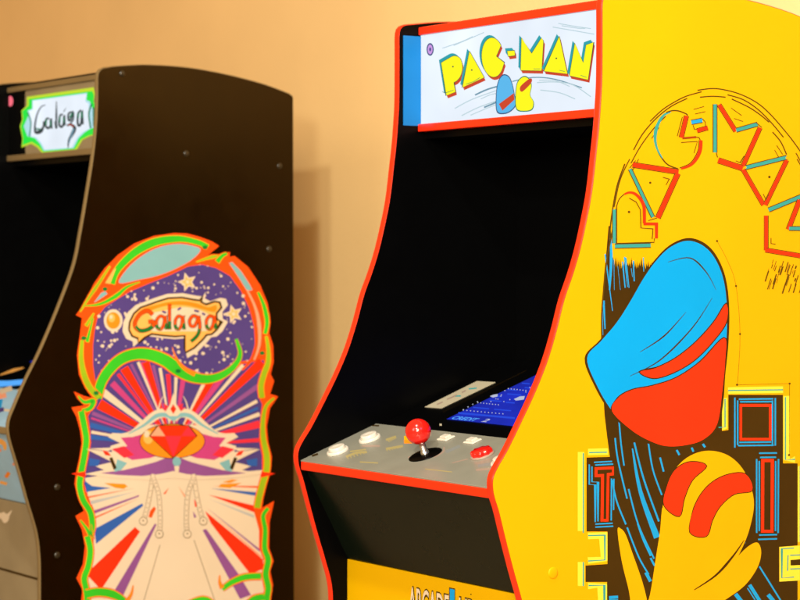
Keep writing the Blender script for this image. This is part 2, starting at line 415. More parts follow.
# broken lettering-like ticks along the faded lines
for x0, y0, x1, y1 in [(347,458,366,452), (386,450,402,446.5), (388,441,396,437)]:
    for k in range(6):
        t = k/6; x = x0+(x1-x0)*t; y = y0+(y1-y0)*t
        a.stroke('fyellow', [(x, y-1.6), (x+1.4, y+1.2)], .9)
a.link('deck_print', deck)
button(P, deck_pos(338, 452), .0118, .0085, 'white'); button(P, deck_pos(370, 439.5), .0118, .0085, 'white')
button(P, deck_pos(503, 463), .0118, .0085, 'white')
for px, py in ((446, 438.5), (472.5, 441.5)):
    p = deck_pos(px, py); e = Vector((1, 0, 0))
    def blk(hx, hy, h0, h1):
        vs = []
        for h, k in ((h0, 1), (h1, .9)):
            for sx, sy in ((-1,-1),(1,-1),(1,1),(-1,1)): vs.append(p + e*sx*hx*k + DECK_Y*sy*hy*k + DECK_N*h)
        return vs
    F6 = [(0,3,2,1),(4,5,6,7),(0,1,5,4),(1,2,6,5),(2,3,7,6),(3,0,4,7)]
    m = Mesh(); m.add(blk(.0115, .0085, 0, .0018), F6, 'white'); sw = P.put(m, 'slide_switch', bevel=.0006)
    m = Mesh(); m.add(blk(.0075, .0052, .0018, .0046), F6, 'white'); P.put(m, 'slider', sw, .0006)
p = deck_pos(482.5, 455.5)
m = Mesh(); m.lathe([(.0165, 0), (.0165, .0015), (.0155, .0022)], p, DECK_N, 'fpink'); kb = P.put(m, 'selector_knob')
m = Mesh(); n = 48; rows = [(.0140, .0015), (.0140, .0065), (.0125, .0085), (.004, .0090)]; vs = []
for rr_, h in rows:
    for k in range(n):
        ang = 2*math.pi*k/n; rad = rr_*(1 + (.07*math.cos(8*ang) if rr_ > .01 else 0))
        vs.append(p + Vector((1,0,0))*rad*math.cos(ang) + DECK_Y*rad*math.sin(ang) + DECK_N*h)
fs = [(j*n+k, j*n+(k+1)%n, (j+1)*n+(k+1)%n, (j+1)*n+k) for j in range(3) for k in range(n)] + [tuple(range(3*n, 4*n))]
m.add(vs, fs, 'redp', True); P.put(m, 'knob_cap', kb)
# joystick
p = deck_pos(425.5, 455)
m = Mesh(); m.lathe([(.0232, 0), (.0232, .0008), (.0215, .0016), (.008, .0022)], p, DECK_N, 'blackin', 40); js = P.put(m, 'joystick')
m = Mesh(); m.lathe([(.0058, .001), (.0052, .006), (.0043, .0065), (.0043, .024)], p, DECK_N, 'steel', 24); P.put(m, 'shaft', js)
m = Mesh(); R_ = .0172; hc = .0335
m.lathe([(R_*math.sin(t), hc - R_*math.cos(t)) for t in [math.pi*(.06+.935*k/24) for k in range(25)]], p, DECK_N, 'redp', 40); P.put(m, 'ball_top', js)
# small white mark on the bezel edge and the monitor
bp = Plane(P, DECK_A + DECK_N*(-.004), (1, 0, 0), DECK_Y)
bl = bp.at(446.5, 419.5); xs0 = bl[0]; s0 = bl[1]; xs1 = -W - xs0; s1 = s0 + .235
m = Mesh(); m.add([bp.pt(x, y, .0006) for x, y in ((xs0, s0), (xs1, s0), (xs1, s1), (xs0, s1))], [(0, 1, 2, 3)], 's_blue'); scr = P.put(m, 'screen', bez)
a = Art(bp, base=.00062)
a.stroke('s_blue2', [(458.5, 413.4), (515, 418.5)], 1.8)
for y_, l0, l1 in ((407.2, 6, 22), (407.2, 27, 44), (400.0, 8, 20), (400.4, 25, 34), (396, 4, 12), (393.2, 12, 26), (389.5, 5, 14), (386.5, 16, 27), (383, 6, 14)):
    xl = 447.5 + (417-y_)/.497; a.stroke('s_blue2', [(xl+l0, y_+l0*.09), (xl+l1, y_+l1*.09)], 1.1)
cb = bp.at(450.5, 419.3); ce = bp.at(474.5, 421.6)
a.text('s_cyan', 'CREDIT', cb[0], cb[1], .0105, width=ce[0]-cb[0], fat=.02)
cb = bp.at(481, 422); a.text('s_white', '2', cb[0], cb[1], .0105, width=.012, fat=.02)
def dots(x0, y0, x1, y1, n):
    for k in range(n):
        t = k/(n-1); a.disc('s_white', (x0+(x1-x0)*t, y0+(y1-y0)*t), .6, .5, 8)
dots(463.5, 410.5, 503, 414.3, 12); dots(478, 403, 498.5, 405.3, 8); dots(508.5, 389, 526, 391, 7); dots(463.5, 410, 477.5, 402, 4)
dots(491, 402, 501, 396.5, 3); dots(498, 399.5, 505, 391, 3); dots(504, 402, 510, 400, 2); dots(522, 397, 530, 388, 3)
a.poly('s_white', [(490,396.5),(494,395),(498,394.5),(497.5,397),(493,398)]); a.poly('s_white', [(514,399.5),(520,396.8),(525,396.5),(524,400),(516,401)])
a.link('screen_picture', scr)
m = Mesh(); st = [bp.at(*q) for q in ((425, 407.3), (441, 408.6), (495.5, 382.6), (477, 381.5))]
m.add([bp.pt(x, y, h) for h in (0, .0008) for x, y in st], [(3,2,1,0),(4,5,6,7),(0,1,5,4),(1,2,6,5),(2,3,7,6),(3,0,4,7)], 'paper'); card = P.put(m, 'instruction_card', bez)
a = Art(bp, base=.00082)
for q, mm in [(((455,396.6),(461,396.4)), 'teal'), (((469,389.4),(477,388.6)), 'teal'), (((447,400),(457,395.5)), 'fpink'), (((462,393),(466,391)), 'fpink'), (((437,405),(443,402.5)), 'fpink')]: a.stroke(mm, list(q), 1.3)
a.link('card_print', card)
a = Art(bp, base=.00003); 
q0, q1 = (423, 410.5), (444, 411.5); [a.stroke('dark', [(443.5+k*1.9, 411.6-k*.93), (444.3+k*1.9, 411.2-k*.93)], .35) for k in range(44)]
a.link('bezel_line', bez)
a = Art(bp, base=.00003); a.stroke('paper', [(439.5, 424.6), (441.8, 424.8)], 2.0); a.link('bezel_sticker', bez)

# ---- kick panel lettering
kp = Plane(P, (0, .0800, 0), (1, 0, 0), (0, 0, 1))
a = Art(kp, base=3e-5)
t0 = kp.at(409, 586.4); h = .040; zt = t0[1]; wid = .108
for fat, mm in ((.055, 'line'), (.005, 'cream')):
    a.text(mm, 'ARCADE', t0[0], zt - h - (.002 if mm == 'line' else 0), h + (.004 if mm == 'line' else 0), width=.096, fat=fat)
t1 = t0[0] + .0985
for fat, mm, g in ((.03, 'line', .0035), (.0, 'lineblue', 0)): a.text(mm, '1', t1 - g/2, zt - h - g/2, h*1.22 + g, width=.011 + g, fat=fat)
for fat, mm in ((.055, 'line'), (.005, 'cream')): a.text(mm, 'UP', t1 + .0215, zt - h - (.002 if mm == 'line' else 0), h + (.004 if mm == 'line' else 0), width=.034, fat=fat)
a.disc('line', (471, 594.3), .7)
a.link('kick_print', kick)

# ---- plastic cap over a fixing on the yellow board
u, z = P.side.at(553, 573)
m = Mesh(); m.lathe([(.0075, 0), (.0072, .0007), (.006, .0013), (.003, .0016)], (0, u, z), (1, 0, 0), 'yellow', 24, ref=(0, 1, 0)); P.put(m, 'screw_cap', sp)

# ---- side print
a = Art(P.side)
A_ = lambda *p: C(600, 90, 6.667, *p)
B_ = lambda *p: C(700, 90, 6, *p)
C_ = lambda *p: C(590, 160, 4.617, *p)
D_ = lambda *p: C(700, 180, 5, *p)
E_ = lambda *p: C(700, 370, 5, *p)
F_ = lambda *p: C(570, 420, 3.333, *p)
G_ = lambda *p: C(690, 470, 4.615, *p)
H_ = lambda *p: C(560, 230, 3.333, *p)
K_ = lambda *p: C(560, 60, 3.333, *p)
# dark sweep with its ragged top and stepped maze edge
fringe = [(612.5, 256)]
x = 613.5
while x < 658:
    fringe += [(x, 261 + random.uniform(-4.5, 3)), (x + .7, 268 + random.uniform(-3, 3))]; x += random.uniform(1.1, 2.3)
dark = [(608.5, 226), (610.5, 226)] + fringe + [(662, 262), (700, 300), (722, 395), (722, 431), (728.3, 430), (728.3, 394.8), (783, 394.8), (783, 463.3), (797.6, 463.3), (797.6, 545.5), (779.2, 547), (779.2, 581.5), (797.6, 580.5), (797.6, 640),
        (607, 640), (607, 582), (585.5, 582), (585.5, 565.5), (607.4, 564), (607.4, 531.5), (586.5, 531.5), (586.5, 457.5), (609.8, 456.8), (607, 436), (604.5, 415), (603, 390), (601.8, 362), (601.2, 335), (602, 305), (604, 275), (606.5, 250)]
# pale borders just outside the dark edge
for q in [((581,531),(581,452)), ((588,452),(608,451.5)), ((588,536),(604,535.5),(604,559),(588,560.5)), ((581,562),(581,586)), ((588,586),(603.5,586),(603.5,640)),
          ((724,398),(724,428),(719,428)), ((728,390.6),(783,389.6)), ((786.5,396),(786.5,459.5),(795,459.5)), ((801,466),(801,542)), ((786,543.5),(776,545)), ]:
    a.stroke('lime', list(q), 6.5)
a.poly('dark', dark)
for q in [((583.2,533),(583.2,453)), ((589,452.6),(607,452.2)), ((588,535.6),(604.8,535.2),(604.8,560),(588,561)), ((583.2,562),(583.2,586)), ((588.5,585.6),(604.3,585.2),(604.3,640)),
          ((725,399),(725,427),(718.5,427.4)), ((728,390.5),(783,389.8)), ((785.4,397),(785.4,459.8),(795,459.4)), ((800.2,466),(800.2,542))]:
    a.stroke('teal', list(q), 1.3)
a.poly('lime', [(779.4,547),(800,545.5),(800,580.4),(779.4,581.6)])
for q in [((794,548),(781.8,548.8),(781.8,578),(794,577)), ((788,555),(787.5,571)), ((790,555.3),(802,554.8)), ((790,569),(802,568.6))]: a.stroke('teal', list(q), 1.2)
a.poly('dark', [(790.5,560),(802,559),(802,565),(790.5,565.5)])
# T block
a.poly('red', F_((82,158),(146,155),(146,184),(131,185),(128,338),(102,338),(104,190),(82,190))); a.poly('dark', F_((91,166),(140,164),(140,175),(123,177),(121,330),(111,330),(113,180),(91,181)))
for q in [((64,148),(64,215),(84,216),(84,340)), ((73,155),(73,206),(93,207),(93,338)), ((80,141),(140,138)), ((84,150),(144,147)), ((84,347),(142,344)), ((84,357),(144,354)), ((138,195),(137,335)), ((146,196),(145,300))]: a.stroke('lineblue', F_(*q), 1.3)
# square block
a.poly('red', E_((198,170),(357,170),(357,352),(198,352))); a.poly('dark', E_((210,183),(345,183),(345,340),(210,340)))
for q in [((174,138),(174,388)), ((188,152),(188,376)), ((194,146),(366,144)), ((200,159),(360,158)), ((362,152),(362,372)), ((376,140),(376,378)), ((196,362),(356,360)), ((190,378),(368,376))]: a.stroke('lineblue', E_(*q), 1.5)
# I block
a.poly('red', [(761.2,459),(773.8,459),(773.4,532.5),(761,532.5)]); a.poly('dark', [(764.2,462),(770.8,462),(770.6,529.8),(764,529.8)])
for q in [((756.6,459),(756.6,533)), ((759.2,461),(759.2,531)), ((775.6,461),(775.4,531)), ((778.4,459),(778,533)), ((759,453.2),(777,453)), ((760,457.4),(776,457.2)), ((759,535),(777,534.6)), ((758,539.4),(777,538.8))]: a.stroke('lineblue', list(q), 1.5)
# speed streaks
for q, w, tp in [(((150,60),(160,135),(190,262)), 1.6, (1,1)), (((163,0),(170,80),(180,152)), 1.5, (1,1)), (((208,95),(235,240),(290,392)), 6.5, (.2,1)), (((214,75),(245,195),(296,338)), 1.8, (1,1)), (((260,70),(276,165),(306,250)), 1.6, (1,1)),
              (((195,230),(228,350),(280,462)), 1.6, (1,1)), (((225,345),(245,400),(270,452)), 2.6, (.6,1)), (((140,200),(155,270),(186,348)), 1.6, (1,1)), (((190,358),(228,455),(262,515)), 1.6, (1,1)), (((252,508),(268,538)), 3.2, (1,1)), (((300,125),(312,172)), 1.8, (1,1)),
              (((268,460),(282,486)), 2, (1,1)), (((300,560),(330,610)), 3, (.6,1)), (((318,560),(345,605)), 1.6, (1,1)), (((130,592),(160,590)), 3, (1,1)), (((130,600),(160,600)), 1.4, (1,1))]:
    a.stroke('lineblue', F_(*q), w, 6, tp)
for q, w in [(((320,445),(420,605)), 2), (((275,530),(322,605)), 4.4), (((360,575),(385,605)), 5), (((210,572),(240,610)), 5), (((265,545),(300,600)), 1.4), (((252,330),(254,338)), 1.6)]: a.stroke('lineblue', G_(*q), w*.8)
for q, w in [(((300,40),(306,60)), 1.6), ((( 350,150),(358,165)), 2), (((390,130),(400,155)), 2), (((418,115),(435,142)), 2.2)]: a.stroke('lineblue', C(560,400,3,*q), w)
# hairs at the top of the sweep
for q, w in [(((95,362),(98,460),(90,600)), 4), (((150,470),(162,590)), 3), (((165,450),(180,590)), 2.2), (((200,465),(204,560)), 3), (((246,450),(248,515)), 2), (((110,460),(112,600)), 1.2), (((190,500),(196,540)), 1.4), (((128,230+260),(140,600)), .9)]: a.stroke('lineblue', C_(*q), w*.75, 4, (.6, 1, .5))
for q, w in [(((150,80),(175,270)), 2), (((145,235),(150,330)), 3.2), (((140,240),(143,350)), 1.2), (((215,90),(225,190)), 2)]: a.stroke('lineblue', H_(*q), w*.7, 0, (1, .5))
# thin arcs over the title
for q, w in [(((300,205),(340,167),(380,141),(420,121),(472,106)), .9), (((458,101),(510,95),(560,102),(610,118),(660,145),(700,180),(740,225),(780,275),(820,335),(850,400)), .9), (((466,124),(510,121),(552,124)), .9), (((558,116),(610,132),(660,165),(705,210),(745,258)), .9), (((572,130),(630,158),(670,185),(697,208)), .9),
             (((245,300),(275,247),(320,195),(370,155),(424,128)), .9), (((236,345),(270,285),(315,225),(352,188)), .8), (((216,346),(190,420),(172,520),(164,600)), 1.0), (((708,240),(735,272),(755,315)), .9), (((232,330),(200,400),(180,490)), .8), (((786,310),(800,335),(815,370)), .8), (((790,330),(806,360),(818,395)), .8)]:
    a.stroke('line', K_(*q), w*1.4, 5)
for q in [((262,330),(240,372)), ((252,335),(232,360)), ((330,225),(305,262)), ((205,385),(192,430)), ((445,165),(480,155)), ((450,180),(485,172)), ((570,160),(605,185)), ((580,195),(610,205)), ((722,285),(742,315)), ((715,300),(735,335))]: a.stroke('line', K_(*q), .8)
a.stroke('line', C_((120,225),(108,300),(95,370),(82,430),(70,520),(62,600)), 1.5, 5)
a.stroke('line', [(603.6,289),(601.6,315),(601.8,345),(602.2,352)], 1.4, 4)
# title letters: coloured bars with thin dark lines
def bar(m_, q, w, ln=True):
    if ln: a.stroke('line', q, w + 1.7)
    a.stroke(m_, q, w)
a.stroke('line', A_((430,158),(398,205),(372,270),(366,335),(384,405),(415,458),(455,500),(520,526)), 1.4, 6)
a.stroke('teal', A_((470,145),(425,168),(392,215),(371,275),(368,340),(384,400),(416,455)), 3.6, 6, (.5, 1, .3))
a.stroke('line', A_((440,150),(480,138),(525,140),(575,160),(582,172)), 1.3, 6)
bar('red', A_((576,172),(541,318)), 3.5); bar('red', A_((548,322),(640,314)), .4); a.stroke('line', A_((640,314),(660,318),(668,335)), .9)
a.stroke('red', A_((672,335),(668,400),(642,458),(602,502),(540,526)), 3.3, 6, (1, 1, .5)); a.stroke('line', A_((660,335),(655,395),(630,450),(595,492),(530,520)), .9, 6)
a.stroke('line', A_((548,180),(514,308)), .8); a.stroke('line', A_((540,350),(648,343),(626,420)), .8)
bar('lineblue', A_((608,216),(682,202)), 3.6); bar('red', A_((646,272),(718,252)), 3.4); a.stroke('line', A_((682,192),(702,215),(702,238)), .8); a.stroke('line', A_((620,235),(628,262),(645,262)), .8)
bar('teal', B_((90,85),(90,375)), 3.3); bar('red', B_((114,88),(214,248)), 3.4); bar('teal', B_((216,242),(345,205)), 3.3); bar('red', B_((360,226),(256,458)), 3.4); bar('red', B_((108,422),(256,470)), 4.6)
a.stroke('line', B_((97,375),(104,405)), .9); a.stroke('line', B_((335,195),(370,225)), .9); a.stroke('line', B_((214,425),(240,436),(264,395)), .8)
bar('red', B_((258,478),(380,690)), 3.3); bar('red', B_((520,420),(390,690)), 3.3); bar('teal', B_((272,466),(520,404)), 3.3)
a.disc('line', B_((416,522))[0], 1.3); a.disc('yellow2', B_((270,464))[0], 1.2); a.disc('yellow2', B_((521,407))[0], 1.4)
a.stroke('line', D_((315,70),(330,100),(344,72)), .8)
bar('teal', D_((342,150),(520,76)), 3.5); bar('red', D_((331,178),(331,352)), 3.2); bar('red', D_((326,350),(560,389)), 3.6); bar('red', D_((497,100),(440,248)), 3.6); bar('teal', D_((444,242),(560,243)), 3.2)
a.stroke('line', D_((355,290),(355,318),(378,321)), .9)
bar('red', C_((196,22),(408,55)), 4.2); bar('teal', C_((184,42),(290,264)), 2.8); bar('red', C_((405,62),(312,268)), 4.2)
a.stroke('line', C_((335,80),(365,88),(350,116)), .8); a.disc('line', C_((278,105))[0], 1.2)
a.stroke('line', C_((122,215),(135,180),(160,156)), 1.0, 5)
a.stroke('red', C_((158,158),(180,150),(205,155),(230,178),(247,212),(250,250),(250,292)), 3.2, 6, (.5, 1, 1)); bar('red', C_((246,295),(306,295),(306,362)), 2.9, False)
bar('teal', C_((112,228),(112,385)), 3.0); bar('teal', C_((114,398),(280,394)), 3.4)
a.stroke('line', C_((122,215),(122,385),(296,380),(296,362)), 1.0); a.stroke('line', C_((180,176),(212,194),(232,230),(234,314),(290,318),(286,365)), .9); a.disc('line', C_((180,240))[0], 1.3)
a.stroke('line', C_((268,280),(308,268)), 0.8)
# scratchy shading under the last letter
for k in range(46):
    t = random.random(); bx = 771 + t*50; by = 259 + t*7 + random.uniform(0, 22)
    ln = random.uniform(3, 11); a.stroke('line', [(bx - (by-259)*.32, by), (bx - (by-259+ln)*.32, by + ln)], random.uniform(.5, 1.5))
# dotted construction line
for q in [((717,241),(728,262),(736,286),(740,334),(737.5,384.5)), ((737.5,384.8),(789.5,383.6),(789.3,455))]: a.stroke('line', list(q), .35, 5 if len(q) > 3 else 0)
for d_ in [(717,241),(736,286),(740,334),(737,384.8),(789.6,383.6),(789,455)]: a.disc('line', d_, 1.1)
# plain colour forms: blue drop with a red flash, yellow comet with a red band
drop = [(587,358),(601,341),(617,322),(631,300),(643,279),(655,262),(669,248),(685,241),(699,243.5),(711,253),(720,269),(725,288),(727,314),(726,345),(723,375),(721,402),(716,426),(704,440),(686,446),(666,447),(648,441),(630,430),(612,411),(597,386)]
cx, cy = 660, 350
a.poly('dark', [((x-cx)*1.034+cx, (y-cy)*1.026+cy) for x, y in spline(drop, 6, True)])
a.poly('blue', drop, 6)
for q in ([(612,411),(618,398),(632,390),(652,386),(676,378),(700,362),(724,338),(725,360),(722,392),(717,424),(704,439),(686,445),(666,446),(648,440),(630,429)], [(640,372),(656,368),(676,358),(696,342),(714,322),(726,304),(726,322),(712,342),(694,360),(674,372),(654,378)]):
    a.stroke('dark', spline(q + q[:2], 5), 2.4); a.poly('red', q, 5)
for q in [((630,376),(660,360),(692,328),(712,298)), ((640,352),(664,336),(686,312)), ((668,262),(690,258),(706,272),(716,290))]: a.stroke('dark', list(q), 1.5, 6, (.3, 1, .2))
com = [(662,508),(667,482),(683,460),(705,450.5),(728,455),(745,472),(754,500),(750,528),(740,553),(724,580),(708,606),(694,640),(640,640),(650,594),(656,556),(660,530)]
a.poly('yellow2', com, 6); a.stroke('dark', spline(com[:10], 6), .7)
for q in ([(664,505),(667,486),(675,470),(690,462),(706,466),(692,480),(684,498),(679,516)], [(690,532),(694,508),(706,488),(724,476),(745,474),(752,490),(734,494),(720,506),(712,520),(706,536)]):
    a.stroke('dark', spline(q + q[:2], 5), 2.0); a.poly('red', q, 5)
a.stroke('dark', [(694,590),(716,575),(733,556),(744,540)], 2.6, 6, (.3, 1, .2))
a.poly('yellow2', [(700,592),(722,576),(738,556),(750,545),(758,543),(761,553),(757,568),(744,586),(722,602),(705,615)], 6)
a.poly('yellow2', F_((158,368),(170,363),(186,384),(210,450),(238,530),(256,600),(262,660),(212,660),(196,570),(172,470)), 5)
a.link('side_print', sp)

# ================================================================= BLACK CABINET
Gc = Cabinet('arcade_cabinet', 'black arcade cabinet with bronze edge moulding, green bordered marquee and starry violet side print', (9, 427), D0 * 1.363)
fr = [(41, 600), (41, 575), (40.5, 556), (37.5, 532), (28.5, 501), (20, 471), (13, 448), (9.8, 436), (9, 427), (10.5, 418), (15, 407), (26, 381.5), (41, 351), (60, 306), (75, 265), (81.5, 233), (87, 201), (93.5, 160), (97, 128), (98.3, 100), (98.3, 78)]
fu = [Gc.side.at(*p) for p in fr]
pf = spline([(fu[0][0], .20)] + fu, 5) + [Gc.side.at(*p) for p in ((99, 73), (101.5, 69.8), (105, 68.2))]
pt_ = spline([Gc.side.at(*p) for p in ((112, 67.2), (128, 66), (150, 65.4), (187.5, 68), (225, 74.6), (262.5, 84.2), (289, 94))], 4) + [Gc.side.at(292.4, 96.5), Gc.side.at(293, 99)]
sp, deck, apron, kick, bez = body(Gc, pf, pt_, dict(edge='blackin', outer='blackp', trim='goldtrim', ztop=1.170, barh=.0095, toptone='blackp', bar='goldtrim', deck='lightblue', decktrim='goldtrim', apron='lightblue', kick='goldboard'))
for px, py in ((122, 73.5), (186, 153.5), (279.5, 166), (269, 249), (57, 487), (57, 555)):
    u, z = Gc.side.at(px, py)
    m = Mesh(); m.lathe([(.0055, 0), (.0055, .0008), (.0044, .0021), (.002, .0026)], (0, u, z), (1, 0, 0), 'screw', 16, ref=(0, 1, 0)); Gc.put(m, 'screw', sp)

# ---- marquee
mp = Plane(Gc, (0, .2045, 0), (1, 0, 0), (0, 0, 1))
m = Mesh(); m.box((XL, .2046, 1.0428), (XR, .2070, 1.1598), 'goldboard'); marq = Gc.put(m, 'marquee')
a = Art(mp, base=1e-4)
gm = lambda *p: C(20, 85, 8, *p)
xa = mp.at(25.5, 115)[0]; a._face([(XL, 1.0429), (xa, 1.0429), (xa-.004, 1.075), (xa+.001, 1.10), (xa-.003, 1.13), (xa, 1.1597), (XL, 1.1597)], 'blackin')
a.poly('m_lime', gm((55,95),(590,18),(600,70),(590,130),(605,160),(605,400),(560,408),(500,440),(450,525),(180,548),(140,500),(90,470),(12,500),(20,430),(0,330),(18,275),(12,205),(55,165)))
a.poly('m_green', gm((70,112),(578,48),(592,80),(590,130),(600,170),(600,395),(555,402),(490,435),(440,512),(185,534),(150,490),(95,455),(18,482),(26,430),(8,330),(26,270),(18,210),(70,165)))
a.poly('m_ice', gm((98,122),(538,62),(532,120),(560,130),(565,150),(585,200),(592,340),(560,352),(520,378),(470,425),(430,505),(190,526),(160,470),(120,425),(60,410),(30,330),(70,240),(60,205),(98,190)))
a.poly('m_white', gm((104,126),(532,70),(524,132),(550,150),(556,350),(500,378),(455,425),(415,500),(200,518),(170,462),(130,420),(88,410),(92,300),(70,210),(104,195)))
for q, w in [(((62,218),(88,300),(76,412)), 1.3), (((575,150),(552,230),(566,345)), 1.6), (((590,180),(592,330)), 1.8)]: a.stroke('m_dkgreen', gm(*q), w, 6)
def script(art, mp_, mA, mB, k=1.0):
    for q, w, tp in [(((205,160),(170,175),(140,230),(122,310),(122,370),(145,372),(185,340),(192,290)), 2.0, (.4,1,1)), (((120,345),(128,380),(170,372),(190,330)), 3.2, (.6,1,.6)),
                  (((238,270),(212,272),(205,320),(222,345),(243,330),(250,270),(255,350)), 2.4, (.7,1,.7)), (((292,130),(292,240),(290,350)), 2.0, (.3,1,.8)), (((286,290),(292,345)), 2.6, (1,1)),
                  (((345,235),(322,245),(314,310),(330,335),(348,315),(355,245),(360,325)), 2.4, (.7,1,.7)), (((372,180),(350,215)), 1.0, (.3,1)), (((415,215),(390,230),(388,275),(405,280),(425,215),(425,280),(380,330)), 2.2, (.8,1,.6)),
                  (((375,322),(410,318),(438,345),(415,400),(392,445),(385,505)), 2.6, (.5,1.5,.3)), (((492,200),(468,225),(462,285),(470,325),(490,305),(498,210),(505,315)), 2.4, (.7,1,.7))]:
        art.stroke(mA, mp_(*q), w*k, 6, tp)
    for q, w in [(((212,275),(208,320)), 1.6), (((243,285),(246,330)), 1.6), (((320,255),(318,300)), 1.6), (((350,260),(352,300)), 1.6), (((420,225),(400,262)), 1.8), (((470,225),(466,262)), 1.6), (((494,215),(498,262)), 2.0), (((128,350),(165,355)), 1.6)]:
        art.stroke(mB, mp_(*q), w*k)
script(a, gm, 'm_ink', 'm_dkgreen')
a.stroke('m_steel', gm((430,350),(410,410),(392,470)), 2.0, 5, (1, .4)); a.stroke('m_red', gm((385,322),(412,318),(430,335)), .8, 5)
a.disc('m_pinkled', (10.4, 101.2), 2.8, 5.2)
a.link('marquee_print', marq)

# ---- deck, apron and kick prints
dp = Plane(Gc, DECK_A, (1, 0, 0), DECK_Y)
a = Art(dp, base=3e-5)
a._face([(XL+.004, .006), (XR-.004, .006), (XR-.004, DL-.004), (XL+.004, DL-.004)], 'lightblue')
for q, w, mm in [(((-30,398),(2,404)), 9, 'lineblue'), (((-2,396),(6,394)), 7, 'pinkish'), (((16,397),(20,400)), 8, 'red'), (((-8,413),(4,409)), 4, 'purple'), (((18,392),(24,389)), 5, 'cream'), (((0,392),(12,388)), 5, 'cream'), (((4,410),(14,411)), 2.5, 'cream')]: a.stroke(mm, list(q), w)
a.link('deck_print', deck)
ap_n = Vector((0, -(.5535-.4255), -(.0810-.0125))).normalized()
ap = Plane(Gc, (0, .0125, .5535), (1, 0, 0), Vector((0, .0685, -.1280)).normalized() * -1)
a = Art(ap, base=3e-5)
for q, w, mm in [(((-20,436),(2,442),(5,450)), 5, 'lorange'), (((-6,444),(0,452)), 5, 'pinkish'), (((14,462),(16,464)), 6, 'pinkish'), (((6,474),(9,476)), 6, 'orange'), (((0,482),(7,484)), 3, 'lorange'), (((-12,470),(-2,474)), 5, 'lorange'), (((12,450),(16,455)), 3, 'cream'), (((-30,455),(-10,462)), 6, 'pinkish')]: a.stroke(mm, list(q), w, 5, (.6, 1, .5) if len(q) > 2 else (1, 1))
a.link('apron_print', apron)
kp = Plane(Gc, (0, .0800, 0), (1, 0, 0), (0, 0, 1))
a = Art(kp, base=3e-5)
a.poly('cream', [(1,513),(4,512),(7,514),(12,510),(9.5,516),(8,521),(4,523),(0,518),(-6,520),(-4,513)], 3)
zk = kp.at(30, 577)[1]; a._face([(XL+.001, zk-.0022), (XR-.001, zk-.0022), (XR-.001, zk+.0022), (XL+.001, zk+.0022)], 'dark')
a.link('kick_print', kick)
# monitor
bp = Plane(Gc, DECK_A + DECK_N*(-.004), (1, 0, 0), DECK_Y)
m = Mesh(); m.add([bp.pt(x, y, .0006) for x, y in ((-.36, .165), (-.10, .165), (-.10, .39), (-.36, .39))], [(0, 1, 2, 3)], 'blackin'); scr = Gc.put(m, 'screen', bez)
a = Art(bp, base=.00062)
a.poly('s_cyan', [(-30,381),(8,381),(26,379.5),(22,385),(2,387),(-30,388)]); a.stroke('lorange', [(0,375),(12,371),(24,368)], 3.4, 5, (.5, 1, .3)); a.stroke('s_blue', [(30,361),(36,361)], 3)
a.link('screen_picture', scr)

# ---- side print
a = Art(Gc.side)
g1 = lambda *p: C(70, 225, 6.667, *p)
sil = [(76,315),(85,303),(94,283.5),(104.5,268.5),(118,255),(134.5,243.5),(154,236),(173.5,233.2),(187,233.6),(200,237),(212,241.6),(219,246),(206,256.5),(230,252),(229.5,257),(234.5,256),(248,267),(260,285),(267.5,303),(270.5,322),(269,333),(273,345),(273.5,362),(270.5,374),(274,381),(270,394),(278,396.5),(270,408),(266.7,426),(268,441.7),(271.7,456.7),(270.8,470),(267.5,482),(263.5,498),(262,508),(274,501),(269.5,522),(269,548),(273.5,561),(270,571),(273,585),(270,596),(270,650),
       (82,650),(81,602),(82.5,590),(76.5,578),(83,564),(85,546),(82,530),(75.5,516),(84,511),(78,497),(74.5,484),(76,473),(79,460),(81.7,443),(80,430),(76.5,417),(71.5,407.5),(84,405.5),(77.5,399),(73.8,391.5),(84,396),(92,398),(85,388),(79,374.5),(77,355),(80,334),(82,318)]
a.poly('orred', sil)
# interior: star field above, ray field below
star = [(98,316),(105,307),(116,300),(130,291.5),(150,283),(168,276),(188,266.5),(202,264.5),(216,268),(230,276),(241,291),(249,308),(254,326),(255,345),(250,360),(238,362),(226,373),(208,378),(192,376),(178,369),(166,360),(151,354),(136,353),(121,358),(109,369),(101,382),(98,396),(96,385),(93,365),(93,345),(95,328)]
rays = [(98,398),(100,385),(108,375),(120,365),(135,358),(150,360),(170,372),(195,381),(215,380),(232,372),(243,364),(264,360),(263,380),(258,396),(262,404),(260,420),(259,440),(262,456),(262,470),(258,485),(255,500),(254,512),(259,530),(259,548),(264,561),(261,575),(264,590),(262,650),(91,650),(91,600),(91,590),(86,578),(92,564),(94,546),(93,532),(95,512),(88,496),(84,484),(85,473),(88,460),(91,443),(90,430),(88,416),(96,404)]
a.poly('purple', rays); a.poly('purple', star)
